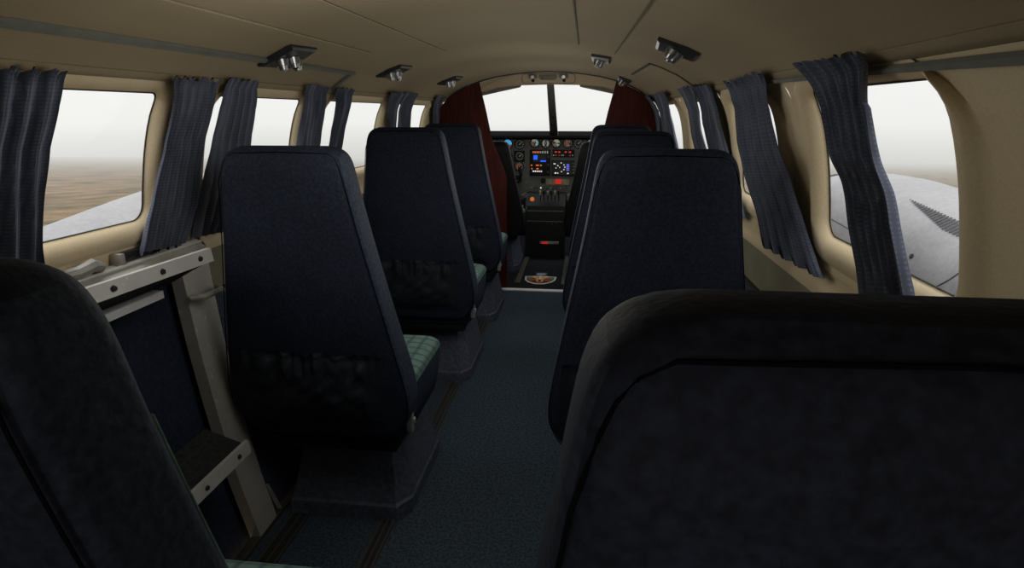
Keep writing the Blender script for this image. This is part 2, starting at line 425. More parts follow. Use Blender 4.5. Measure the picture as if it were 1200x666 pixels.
def step(n0, n1, depth, drop, face):   # nosing from rear n0 to front n1; tread runs outward by depth and falls by drop
    (xa, ya, za), (xb, yb, zb) = n0, n1
    s = bmesh.new(); t = .010
    hexa(s, [(xa, ya, za-face), (xb, yb, zb-face), (xb-t, yb, zb-face), (xa-t, ya, za-face), (xa-.004, ya, za), (xb-.004, yb, zb), (xb-.004-t, yb, zb), (xa-.004-t, ya, za)])
    no = None
    tr = bmesh.new()
    hexa(tr, [(xa-t, ya, za-face), (xb-t, yb, zb-face), (xb-depth, yb, zb-drop), (xa-depth, ya, za-drop), (xa-t, ya, za-face+.02), (xb-t, yb, zb-face+.02), (xb-depth, yb, zb-drop+.02), (xa-depth, ya, za-drop+.02)])
    tread = wobj('tread', tr, M['grip'], st, 20)
    nosing = wobj('nosing', s, M['lightmetal'], tread, 20)
    for f in (.08, .36, .64, .90):
        sc = bmesh.new(); y = ya+(yb-ya)*f; z = za+(zb-za)*f-face*.5; x = xa+(xb-xa)*f-.001
        disc(sc, (x, y, z), (1, 0, 0), .0065, .005, .004, 12)
        wobj('screw', sc, M['darkmetal'], tread)
step((-.585, .78, .900), (-.585, 1.25, .8905), .125, .092, .030)
step((-.565, .76, .392), (-.565, 1.262, .388), .118, -.004, .034)
bm = bmesh.new(); box(bm, -.700, -.672, .92, 1.183, .788, .806, .002); wobj('white_bar', bm, M['white'], st)
bm = bmesh.new(); tube(bm, [(-.715, 1.325, .742), (-.690, 1.345, .740), (-.688, 1.42, .738), (-.712, 1.436, .738)], .0085); wobj('strap', bm, M['greyplastic'], st)
bm = bmesh.new(); tube(bm, [(-.672, 1.478, .10), (-.645, 1.492, .004)], [.007, .008]); wobj('strut', bm, M['greyplastic'], st)
bm = bmesh.new(); box(bm, -.662, -.632, .66, 1.62, 0, .012, .002)
for i in range(20): disc(bm, (-.652+(i % 2)*.012, .70+i*.046, .012), (0, 0, 1), .005, .003, .003, 8)
sl = struct('trim_3', bm, M['track'])

# ---- roof, its seams and strips
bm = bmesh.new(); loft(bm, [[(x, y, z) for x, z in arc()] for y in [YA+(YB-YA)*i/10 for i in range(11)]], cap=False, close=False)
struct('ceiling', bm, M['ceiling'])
def roofstrip(n, pts, w, mat, th=.004, along=True):
    """strip on the roof through (x, y) points, w wide"""
    bm = bmesh.new(); rings = []
    for i, (x, y) in enumerate(pts):
        a = Vector(pts[max(i-1, 0)]); b = Vector(pts[min(i+1, len(pts)-1)]); d = (b-a).normalized(); p = Vector((-d.y, d.x))*w/2
        q = []
        for s in (-1, 1):
            xx, yy = x+p.x*s, y+p.y*s; q.append((xx*.992, yy, zs(xx)-.004))
        q += [(q[1][0]*.994, q[1][1], q[1][2]-th), (q[0][0]*.994, q[0][1], q[0][2]-th)]
        rings.append(q)
    loft(bm, rings); return struct('trim_%d' % n, bm, mat, smooth=20)
line = lambda a, b, n=8: [(a[0]+(b[0]-a[0])*i/n, a[1]+(b[1]-a[1])*i/n) for i in range(n+1)]
roofstrip(4, line((-.612, YA), (-.577, 2.172)), .013, M['greytrim'], .007)
roofstrip(5, line((-.573, 2.172), (-.652, 2.16)), .014, M['greytrim'], .006)
roofstrip(6, line((.690, .2), (.664, 1.56)), .0055, M['greytrim'], .006)
roofstrip(7, line((.49, 2.39), (.476, 3.12)), .010, M['darkline'], .003)
roofstrip(8, line((.49, 2.385), (.64, 2.335)), .007, M['seam'], .003)
roofstrip(9, line((-.475, YA), (-.452, 2.0)), .005, M['lightseam'], .003)
roofstrip(10, line((-.315, YA), (-.288, 2.4)), .004, M['lightseam'], .002)
roofstrip(11, line((.227, YA), (.225, 2.3)), .004, M['seam'], .002)
roofstrip(12, line((.42, YA), (.36, 2.42)), .005, M['seam'], .003)
# lip where the headliner meets the window band
for n, sg in ((13, -1), (14, 1)):
    bm = bmesh.new(); loft(bm, [[(sg*xl(z)-sg*i, y, z) for i, z in ((0, 1.275), (.012, 1.27), (.014, 1.262), (.010, 1.257), (-.004, 1.256))] for y in (YA, YB)], cap=False, close=False)
    struct('trim_%d' % n, bm, M['ceiling'])
# dark edge of the cockpit arch
bm = bmesh.new(); aa = arc(inset=.004); bb = arc(inset=.014)
loft(bm, [[(x, YB-.012, z) for x, z in aa], [(x, YB-.012, z) for x, z in bb], [(x, YB+.03, z) for x, z in bb], [(x, YB+.03, z) for x, z in aa]], cap=False, close=False)
struct('trim_15', bm, M['darkline'])
# ---- rear wall, floors
bm = bmesh.new(); pr = [(x, z) for x, z in arc(40, 0)] + [(xs(1.25-1.28*i/14), 1.25-1.28*i/14) for i in range(15)] + [(-xs(-.03+1.28*i/14), -.03+1.28*i/14) for i in range(15)]
bm.faces.new([bm.verts.new((x, YA, z)) for x, z in pr]); struct('wall_back', bm, M['cream'])
bm = bmesh.new(); box(bm, -.66, .66, YA, 3.975, -.03, 0); struct('floor', bm, M['carpet'], smooth=0)
bm = bmesh.new(); box(bm, -.66, .66, 3.975, 5.9, -.03, -.001); struct('floor_cockpit', bm, M['cockpitcarpet'], smooth=0)
bm = bmesh.new(); box(bm, -.30, .30, 3.945, 3.99, 0, .008, .002); struct('trim_16', bm, M['white'])
# seat tracks let into the floor
n = 16
for x0, x1 in ((-.318, -.276), (-.600, -.545), (.276, .318), (.545, .600)):
    n += 1; bm = bmesh.new(); box(bm, x0, x1, YA+.1, 3.94, 0, .003, mi=0)
    for xx in (x0, (x0+x1)/2-.003, x1-.006): box(bm, xx, xx+.006, YA+.1, 3.94, .003, .006, mi=1)
    struct('trim_%d' % n, bm, [M['grip'], M['track']], smooth=0)

# ------------------------------------------------------------------ mahogany bulkhead panels
INNER = [(.268, -.001), (.268, .775), (.29, .835), (.365, 1.02), (.40, 1.19), (.45, 1.399)]
for sg, lab in ((-1, 'tall dark red mahogany bulkhead panel on the pilot side of the cockpit opening'), (1, 'dark red mahogany bulkhead panel partly hidden behind the right row of seats')):
    pts = [(sg*x, z) for x, z in INNER]
    pts += [(sg*x, zs(x)-.012) for x in (.5, .55, .6, .64, .665)] + [(sg*(xs(z)-.004), z) for z in (1.24, 1.2, 1.13, 1.05, .95, .8, .6, .4, .2, 0.)]
    bm = bmesh.new(); flat(bm, pts, YB+.03, .03)
    t = obj('bulkhead_panel', bm, M['wood'], None, 20); tag(t, lab, 'bulkhead panel', 'mahogany bulkhead panels')
    bm = bmesh.new(); tube(bm, [(sg*(x-.001), YB+.015, z) for x, z in INNER], .009, 6); obj('edge_trim', bm, M['wood'], t)

# ------------------------------------------------------------------ passenger seats
LV = [(.335, .200, .010, .085), (.350, .218, .004, .090), (.385, .238, -.002, .096), (.43, .251, -.010, .096), (.50, .248, -.020, .090), (.60, .232, -.036, .070), (.75, .205, -.056, .045),
      (.90, .178, -.075, .025), (1.00, .162, -.087, .012), (1.06, .153, -.092, .006), (1.09, .147, -.087, .001), (1.108, .138, -.080, -.004), (1.119, .124, -.070, -.013), (1.124, .105, -.066, -.026)]
def lvat(z):
    for a, b in zip(LV, LV[1:]):
        if a[0] <= z <= b[0]:
            t = (z-a[0])/(b[0]-a[0]); return [a[i]+(b[i]-a[i])*t for i in (1, 2, 3)]
    return LV[0][1:] if z < LV[0][0] else LV[-1][1:]
def dense(levels, k=3):
    out = []
    for i in range(len(levels)-1):
        p = levels[max(i-1, 0)]; a = levels[i]; b = levels[i+1]; q = levels[min(i+2, len(levels)-1)]
        for j in range(k):
            t = j/k; out.append(tuple(.5*((2*b_[1])+(-b_[0]+b_[2])*t+(2*b_[0]-5*b_[1]+4*b_[2]-b_[3])*t*t+(-b_[0]+3*b_[1]-3*b_[2]+b_[3])*t**3) for b_ in zip(p, a, b, q)))
    return out+[levels[-1]]

def seat_parts(root, leather_m, pocket=True, hs=1.):
    lv = dense(LV)
    bm = bmesh.new()
    loft(bm, [[(x, y, z*hs) for x, y in rrect(hw, yr, yf, .022)] for z, hw, yr, yf in lv])
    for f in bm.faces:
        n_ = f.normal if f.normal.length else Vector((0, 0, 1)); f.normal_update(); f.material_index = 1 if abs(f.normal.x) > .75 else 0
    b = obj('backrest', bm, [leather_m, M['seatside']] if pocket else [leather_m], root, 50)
    bm = bmesh.new()   # stitched piping along the rear edge
    sel = [(z, hw-.004, yr+.002) for z, hw, yr, yf in lv if z < 1.045] + [(1.062, .146, -.088), (1.078, .141, -.086), (1.092, .1345, -.083), (1.102, .126, -.081)]
    tube(bm, [(-h, y, z*hs) for z, h, y in sel] + [(-.112, -.079, 1.109*hs), (0, -.078, 1.112*hs), (.112, -.079, 1.109*hs)] + [(h, y, z*hs) for z, h, y in reversed(sel)], .0013, 6)
    obj('piping', bm, M['piping'], b)
    bm = bmesh.new()   # teal fabric facing on the front
    loft(bm, [[(x, y, z*hs) for x, y in rrect(hw-.006-.0043*min(1, max(0, (z-.58)/.12)), yf-.006, yf+.0015, .003)] for z, hw, yr, yf in dense(LV[4:9])])
    obj('backrest_facing', bm, M['plaid'], root, 50)
    bm = bmesh.new()   # cushion
    loft(bm, [[(x, y, z) for x, y in rrect(hw, y0, y1, r)] for z, hw, y0, y1, r in ((.285, .20, .07, .40, .04), (.30, .215, .06, .43, .04), (.36, .228, .05, .446, .045), (.43, .233, .05, .455, .045), (.452, .233, .06, .455, .045))])
    c = obj('seat_cushion', bm, M['seatside'] if pocket else leather_m, root, 50)
    bm = bmesh.new()
    loft(bm, [[(x, y, z) for x, y in rrect(hw, y0, y1, r)] for z, hw, y0, y1, r in ((.448, .2345, .07, .4565, .046), (.458, .232, .07, .455, .046), (.468, .222, .075, .446, .045), (.474, .205, .08, .43, .04), (.478, .17, .1, .39, .04), (.480, .10, .16, .32, .04))])
    obj('cushion_cover', bm, M['plaid'], c, 60)
    bm = bmesh.new()   # pedestal: skirt and sloping shell
    def fr(z, xl_, xr, y0, y1, ch): return [(xl_, y0, z), (xr-ch, y0, z), (xr, y0+ch*1.6, z), (xr, y1, z), (xl_, y1, z)]
    loft(bm, [fr(0, -.17, .20, .085, .49, .035), fr(.045, -.17, .20, .090, .49, .035), fr(.052, -.165, .195, .098, .485, .035), fr(.285, -.13, .155, .19, .43, .03)])
    obj('pedestal', bm, M['pedestal'], root, 25)
    bm = bmesh.new(); box(bm, -.19, .19, .05, .40, .262, .292, .006); obj('seat_pan', bm, M['black'], root)
    if pocket:
        bm = bmesh.new(); NX, NZ = 72, 26; rows = []
        for j in range(NZ+1):
            t = j/NZ; row = []
            for i in range(NX+1):
                u = i/NX; top = .597+.004*math.sin(u*23)+.003*math.sin(u*61); z = .372+(top-.372)*t
                hw, yr, yf = lvat(z); w = min(.205, hw-.028)
                x = -w-.012+(2*w)*u
                bulge = .004+.022*math.sin(min(1, t*1.1)*PI)**.7*(math.sin(u*PI)**.35)
                g = max(0, (t-.66)/.34); gath = (.0045*math.sin(u*64+3*math.sin(u*13))+.003*math.sin(u*37))*min(1, g*2.5)
                fold = .010*(noise.noise(Vector((u*5.5+t*2.2, t*2.6, 3.1))))+.006*noise.noise(Vector((u*14-t*6, t*5, 8.)))
                e = min(1, 8*u, 8*(1-u), 6*t+.02)
                row.append((x, yr-(bulge+gath+fold*min(1, e))*e-.002 if t < .99 else yr-.006-gath*.6, z))
            rows.append(row)
        loft(bm, rows, cap=False, close=False); obj('seat_pocket', bm, M['pocket'], b, 0)
        bm = bmesh.new(); box(bm, .218, .236, .062, .082, .322, .385, .004); box(bm, .222, .240, .070, .088, .345, .36, .003); obj('recline_hinge', bm, M['greyplastic'], root)
def copy_tree(o):
    c = o.copy(); col.objects.link(c)
    for ch in list(o.children):
        d = copy_tree(ch); d.parent = c
    return c
SG = 'navy leather passenger seats'
proto = thing('passenger_seat', '', 'seat', group=SG); seat_parts(proto, M['seat'])
SEATS = [(-.435, 1.40, 'navy passenger seat with gathered back pocket, standing just ahead of the metal boarding stair'),
         (-.435, 2.37, 'middle navy passenger seat of the left row, ahead of the seat by the stair'),
         (-.435, 3.185, 'navy passenger seat of the left row backed up nearest the mahogany bulkhead'),
         (-.188, .335, 'big navy leather seat cropped at the lower left corner, overlapping the boarding stair'),
         (.410, .30, 'very large navy seat back filling the lower right corner, below the nearest right window'),
         (.435, 1.40, 'tall navy seat directly ahead of the big seat back at lower right'),
         (.435, 2.37, 'navy seat of the right row, mostly hidden, its top edge second from the mahogany panel'),
         (.435, 3.185, 'navy seat farthest forward in the right row, only its top edge showing against mahogany')]
for i, (x, y, lab) in enumerate(SEATS):
    s = proto if i == 0 else copy_tree(proto)
    if i == 3:
        for ch in s.children:
            if ch.name.startswith('backrest_facing'): ch.scale = (1.002, 1, 1)
    s.location = (x, y, 0); s['label'] = lab; s.scale = (1, 1, (.992, 1.010, 1.010, 0.985, .989, .991, 1.0, 1.006)[i])

# ------------------------------------------------------------------ curtains: edge A and edge B as (y, z) points from top to hem
CUR = {
 'L1': ([(.798, 1.253), (.813, 1.196), (.805, 1.134), (.792, 1.069), (.768, .95), (.762, .90)], [(.997, 1.258), (1.009, 1.197), (.991, 1.122), (.979, 1.069), (.947, .93), (.942, .89)]),
 'L2': ([(1.269, 1.263), (1.305, 1.199), (1.286, 1.104), (1.237, .99), (1.182, .888)], [(1.431, 1.266), (1.456, 1.2), (1.428, 1.095), (1.391, .967), (1.326, .879)]),
 'L3': ([(1.472, 1.270), (1.496, 1.201), (1.471, 1.099), (1.408, .965), (1.367, .887)], [(1.613, 1.270), (1.664, 1.202), (1.655, 1.081), (1.599, .937), (1.526, .876)]),
 'L4': ([(1.912, 1.272), (1.977, 1.198), (1.964, 1.085), (1.9, .949), (1.86, .86)], [(2.073, 1.272), (2.150, 1.199), (2.146, 1.075), (2.08, .941), (2.03, .86)]),
 'L5': ([(2.126, 1.273), (2.216, 1.199), (2.202, 1.073), (2.104, .909), (2.07, .86)], [(2.296, 1.273), (2.365, 1.2), (2.333, 1.066), (2.262, .923), (2.22, .86)]),
 'L6': ([(2.729, 1.280), (2.931, 1.122), (2.855, .95), (2.80, .86)], [(2.946, 1.28), (3.018, 1.12), (2.992, .95), (2.94, .86)]),
 'L7': ([(2.965, 1.282), (3.066, 1.119), (3.009, .948), (2.96, .86)], [(3.187, 1.282), (3.289, 1.114), (3.236, .949), (3.17, .86)]),
 'L8': ([(3.60, 1.282), (3.80, 1.138), (3.75, .95), (3.72, .86)], [(3.80, 1.282), (3.955, 1.136), (3.94, .95), (3.91, .86)]),
 'R1': ([(1.162, 1.269), (1.148, 1.231), (1.15, 1.197), (1.139, 1.12), (1.081, 1.076), (1.043, 1.006), (.969, .905)], [(.905, 1.267), (.980, 1.208), (.977, 1.201), (.971, 1.127), (.927, 1.077), (.905, 1.031), (.825, .905)]),
 'R2': ([(1.764, 1.268), (1.819, 1.211), (1.86, 1.114), (1.781, 1.013), (1.62, .927), (1.545, .864)], [(1.381, 1.273), (1.482, 1.207), (1.47, 1.124), (1.391, 1.06), (1.254, .947), (1.148, .885)]),
 'R3': ([(2.218, 1.277), (2.311, 1.228), (2.372, 1.144), (2.218, .992), (2.012, .868)], [(1.987, 1.273), (2.064, 1.224), (2.08, 1.15), (1.932, 1.005), (1.756, .895)]),
 'R4': ([(2.538, 1.277), (2.608, 1.233), (2.644, 1.111), (2.45, .971), (2.276, .878)], [(2.245, 1.277), (2.379, 1.23), (2.46, 1.126), (2.28, .987), (2.101, .888)]),
 'R5': ([(3.476, 1.282), (3.62, 1.224), (3.68, 1.099), (3.4, .907), (3.25, .86)], [(2.95, 1.282), (3.207, 1.202), (3.149, 1.084), (2.95, .951), (2.80, .87)]),
 'R6': ([(3.93, 1.282), (3.965, 1.097), (3.95, .91), (3.93, .85)], [(3.73, 1.282), (3.80, 1.092), (3.77, .949), (3.74, .85)]),
}
CLAB = {
 'L1': 'long dark blue pleated curtain at the far left edge, rear side of the door window',
 'L2': 'dark blue striped curtain at the forward edge of the door window',
 'L3': 'dark blue curtain at the rear edge of the second left window',
 'L4': 'rear curtain of the second dark pair on the left wall, above the nearest left seat',
 'L5': 'forward curtain of the second dark pair on the left wall, above the nearest left seat',
 'L6': 'rear curtain of the small third pair on the left wall, above the middle left seat',
 'L7': 'forward curtain of the small third pair on the left wall, above the middle left seat',
 'L8': 'small grey blue curtain touching the left mahogany panel',
 'R1': 'large dark blue curtain hanging across the nearest right window before the engine',
 'R2': 'wide dark blue curtain swept backwards across the second right window',
 'R3': 'dark blue curtain on the right wall with hem showing just beside the tall right seat',
 'R4': 'narrow dark curtain on the right wall, just forward of the one whose hem shows',
 'R5': 'slanted dark curtain before the farthest right window, between bulkhead strip and bare pane',
 'R6': 'tiny grey blue curtain touching the right mahogany panel',
}
def along(E, v):
    L = [0.]
    for a, b in zip(E, E[1:]): L.append(L[-1]+math.hypot(b[0]-a[0], b[1]-a[1]))
    s = v*L[-1]
    for i in range(len(E)-1):
        if s <= L[i+1]+1e-9:
            t = (s-L[i])/(L[i+1]-L[i]); p = E[max(i-1, 0)]; a = E[i]; b = E[i+1]; q = E[min(i+2, len(E)-1)]
            lin_ = [a[k]+(b[k]-a[k])*t for k in (0, 1)]
            cm = [.5*((2*a[k])+(-p[k]+b[k])*t+(2*p[k]-5*a[k]+4*b[k]-q[k])*t*t+(-p[k]+3*a[k]-3*b[k]+q[k])*t**3) for k in (0, 1)]
            return [.4*lin_[k]+.6*cm[k] for k in (0, 1)]
    return E[-1]
for ci, (key, (A, B)) in enumerate(CUR.items()):
    sg = -1 if key[0] == 'L' else 1
    big = key in ('L1', 'L2', 'L3', 'R1', 'R2'); NU, NV = (84, 46) if big else (48, 26)
    plt = 5 if big else 4; ph = ci*1.7
    bm = bmesh.new(); uvl = bm.loops.layers.uv.new('UVMap'); grid = []
    for j in range(NV+1):
        v = j/NV; a, b = along(A, v), along(B, v); row = []
        for i in range(NU+1):
            u = i/NU
            uu = u+.035*math.sin(v*5+ph)*math.sin(u*PI)+.02*noise.noise(Vector((u*3, v*2.5, ph)))
            pl = (math.sin(uu*plt*2*PI+ph)*.6+math.sin(uu*plt*4*PI+ph*2)*.3+.2*math.sin(uu*plt*6*PI+ph))
            amp = (.011 if big else .009)*(.75+.6*v)
            if v < .09: pl += .55*math.sin(uu*plt*6*PI)*(1-v/.09)
            y = a[0]+(b[0]-a[0])*u; z = a[1]+(b[1]-a[1])*u
            if v < .03: z += .004*math.sin(uu*plt*2*PI)+.002*math.sin(u*71)
            z += (.010*((uu*plt) % 1.-.5))*max(0, (v-.93)/.07)
            zc = max(.5, min(z, 1.29)); row.append((sg*(xl(zc)-.035-amp*pl), y, z))
        grid.append(row)
    vr = [[bm.verts.new(p) for p in r] for r in grid]
    for j in range(NV):
        for i in range(NU):
            f = bm.faces.new((vr[j][i], vr[j][i+1], vr[j+1][i+1], vr[j+1][i]))
            for lp, (uu, vv) in zip(f.loops, ((i, j), (i+1, j), (i+1, j+1), (i, j+1))): lp[uvl].uv = (uu/NU, vv/NV)
    c = obj('curtain', bm, M['curtain'], None, 60)
    tag(c, CLAB[key], 'curtain', 'curtains on the left wall' if sg < 0 else 'curtains on the right wall')

# ------------------------------------------------------------------ reading lights in the roof
LIGHTS = [(-.547, 1.645, .085, .075, 'largest reading light on the left roof edge, over the grey strip'), (-.515, 2.48, .085, .075, 'middle one of three left reading lights, ahead of the grey roof strip'),
          (-.49, 3.40, .085, .085, 'small reading light close to the left mahogany panel'), (.50, 1.80, .09, .08, 'largest reading light on the right side of the roof'),
          (.312, 2.72, .06, .12, 'middle reading light on the right side of the roof, nearest the centre'), (.465, 3.66, .055, .13, 'small reading light close to the right mahogany panel')]
for x, y, hx, hy, lab in LIGHTS:
    z = zs(x)-.008; e = .02; sl_ = (zs(x+e)-zs(x-e))/(2*e); ang = -math.atan(sl_)
    t = thing('reading_light', lab+' with chrome nozzles', 'reading light', (x, y, z), 'reading lights in the roof'); t.rotation_euler = (0, ang, 0)
    hx *= .72; hy *= 1.0
    bm = bmesh.new(); pts = [(-hx, -hy), (hx*.8, -hy*1.0), (hx, hy*.7), (-hx*.8, hy)]
    loft(bm, [[(px*s, py*s, zz) for px, py in pts] for s, zz in ((1, .004), (1.0, -.006), (.86, -.010))]); obj('backing_plate', bm, M['darkmetal'], t, 20)
    for q, (qx, qy) in enumerate(((-.012, -.034), (.006, 0), (-.004, .034))):
        bm = bmesh.new(); disc(bm, (qx, qy, -.008), (-.25, 0, -1), .018, .015, .016, 16); disc(bm, (qx-.004, qy, -.024), (-.25, 0, -1), .013, .010, .010, 16)
        nz = obj('nozzle', bm, M['chrome'], t, 30)
        bm = bmesh.new(); disc(bm, (qx-.0065, qy, -.034), (-.25, 0, -1), .008, .006, .002, 12); obj('lens', bm, M['black'] if q == 1 else M['greyplastic'], nz, 30)

# ------------------------------------------------------------------ cockpit shell and windshield
for sg in (-1, 1):
    bm = bmesh.new(); loft(bm, [[(sg*x, y, z) for x, z in ((.60, -.03), (.66, .2), (.70, .5), (.71, .8), (.70, 1.02))] for y in (YB+.02, 4.6, 5.3, 5.9)], cap=False, close=False)
    loft(bm, [[(sg*x, YB+.02, z) for x, z in ((.72, 1.0), (.71, 1.2), (.62, 1.33))], [(sg*x, 4.85, z) for x, z in ((.66, 1.0), (.655, 1.16), (.585, 1.315))]], cap=False, close=False)
    struct('wall_cockpit_left' if sg < 0 else 'wall_cockpit_right', bm, M['black'])
bm = bmesh.new(); box(bm, -.72, .72, 5.88, 5.9, -.03, 1.02)
struct('wall_front', bm, M['black'])
def roofx(y, n=24, k=1., dz=0.): return [(x*k, y, z+dz) for x, z in [(xx, zs(xx)) for xx in [.66*math.sin((i/n-.5)*PI) for i in range(n+1)]]]
bm = bmesh.new(); loft(bm, [roofx(YB-.005, 24, 1.01, .002), roofx(4.3, 24, .985, .03), roofx(4.91, 24, .95, .055)], cap=False, close=False)
struct('ceiling_cockpit', bm, M['cockpittan'])
# header panel above the glass
low = [(-.60, 1.312), (-.44, 1.355), (-.25, 1.395), (0-.03, 1.400), (.19, 1.395), (.38, 1.355), (.54, 1.312)]
up = [(.66, 1.36), (.47, 1.47), (.25, 1.52), (0, 1.53), (-.25, 1.52), (-.47, 1.47), (-.70, 1.36)]
bm = bmesh.new(); flat(bm, low+up, 4.90, .03); struct('trim_21', bm, M['cockpittan'])
op = thing('overhead_panel', 'tan overhead panel with two air nozzles and a speaker grille above the windshield', 'overhead panel', (-.045, 4.88, 1.44))
def rpoly(x0, x1, z0, z1, r, n=4): return [(a, b) for a, b in rrect((x1-x0)/2, z0, z1, r, n, (x0+x1)/2)]
bm = bmesh.new(); flat(bm, rpoly(-.215, .215, -.040, .044, .035), 0, .018); obj('panel_face', bm, M['cockpittan'], op)
bm = bmesh.new(); lp = rpoly(-.205, .205, -.034, .038, .03); tube(bm, [(x, -.018, z) for x, z in lp], .003, 6, closed=True); obj('edge_line', bm, M['visor'], op)
bm = bmesh.new(); flat(bm, [(-.07, .030), (.062, .030), (.070, .012), (.052, -.008), (-.058, -.008), (-.078, .012)], -.018, .006); sp = obj('speaker', bm, M['visor'], op)
for sx in (-.122, .117):
    bm = bmesh.new(); flat(bm, rpoly(sx-.036, sx+.036, .004, .034, .008), -.018, .004); pl = obj('nozzle_plate', bm, M['visor'], op)
    bm = bmesh.new(); disc(bm, (sx, -.022, .018), (0, -1, -.3), .017, .013, .018, 16); obj('nozzle', bm, M['chrome'], pl)
    bm = bmesh.new(); disc(bm, (sx+.004, -.026, -.012), (0, -1, -.2), .013, .009, .016, 16); obj('knob', bm, M['black'], pl)
for sg, lab in ((-1, 'grey folded sun visor above the left half of the windshield'), (1, 'grey folded sun visor above the right half of the windshield')):
    bm = bmesh.new(); c = -.03
    pts = [(c+sg*.225, 1.393), (c+sg*.24, 1.378), (c+sg*.38, 1.350), (c+sg*.56, 1.312), (c+sg*.56, 1.332), (c+sg*.40, 1.376)]
    flat(bm, pts, 4.875, .014); v = obj('sun_visor', bm, M['visor']); tag(v, lab, 'sun visor', 'windshield sun visors')
    bm = bmesh.new(); tube(bm, [(c+sg*.23, 4.868, 1.385), (c+sg*.56, 4.868, 1.335)], .005, 6); obj('rod', bm, M['darkmetal'], v)
T, Bt, YT, YBo = 1.402, 1.0, 4.90, 5.62
bm = bmesh.new(); c = -.031
hexa(bm, [(c-.036, YBo-.03, Bt-.02), (c+.036, YBo-.03, Bt-.02), (c+.036, YBo+.02, Bt-.02), (c-.036, YBo+.02, Bt-.02), (c-.027, YT-.03, T+.01), (c+.027, YT-.03, T+.01), (c+.027, YT+.02, T+.01), (c-.027, YT+.02, T+.01)])
post = struct('trim_22', bm, M['visor'])
bm = bmesh.new(); mid = lambda t, d=0.: (YT+(YBo-YT)*t-.034-d, T+(Bt-T)*t)
y1, z1 = mid(.76)
disc(bm, (c, y1, z1), (0, -1, .2), .020, .018, .02, 20); y2, z2 = mid(.62); box(bm, c-.012, c+.012, y2-.02, y2+.01, z2-.012, z2+.012, .003); tube(bm, [(c, y2, z2), (c, y1, z1)], .006)
cp = obj('compass', bm, M['black']); tag(cp, 'small black round compass fixed low on the windshield centre post', 'compass')
for nn, (sx0, sx1t, sx1b) in zip((9, 10), ((c-.028, -.64, -.72), (c+.028, .58, .66))):
    bm = bmesh.new(); N = 6; rows = []
    for j in range(N+1):
        t = j/N; y = YT+(YBo-YT)*t; z = T+(Bt-T)*t; xe = sx1t+(sx1b-sx1t)*t
        rows.append([(sx0+(xe-sx0)*i/8, y-.30*(i/8)**2.2*(.5+.5*t), z-.085*(i/8)**1.8*(1-t)) for i in range(9)])
    loft(bm, rows, cap=False, close=False); struct('window_%d' % nn, bm, M['wglass'])

# ------------------------------------------------------------------ instrument panel at y = 5.2
ip = thing('instrument_panel', 'grey cockpit instrument panel with round gauges, lit radio displays and black glareshield', 'instrument panel', (-.03, 5.2, .75))
def P(x, z): return (x+.03, z-.75)
bm = bmesh.new(); flat(bm, [P(-.64, .50), P(.60, .50), P(.62, .955), P(.50, .982), P(-.55, .982), P(-.66, .955)], .03, .03); face = obj('panel_face', bm, M['panel'], ip, 20)
bm = bmesh.new(); loft(bm, [[(x+.03, y-5.2, z-.75) for y, z in ((5.13, .975), (5.13, .988), (5.20, .996), (5.60, .99), (5.60, .965), (5.2, .97))] for x in (-.68, -.4, -.03, .34, .62)]); obj('glareshield', bm, M['glare'], ip)
def panel_box(name, x0, x1, z0, z1, m, d=.006, parent=None, y=0., bev=.0):
    (a, b), (e, f) = P(x0, z0), P(x1, z1); bm = bmesh.new(); box(bm, min(a, e), max(a, e), y-d, y, min(b, f), max(b, f), bev); return obj(name, bm, m, parent or ip, 30)
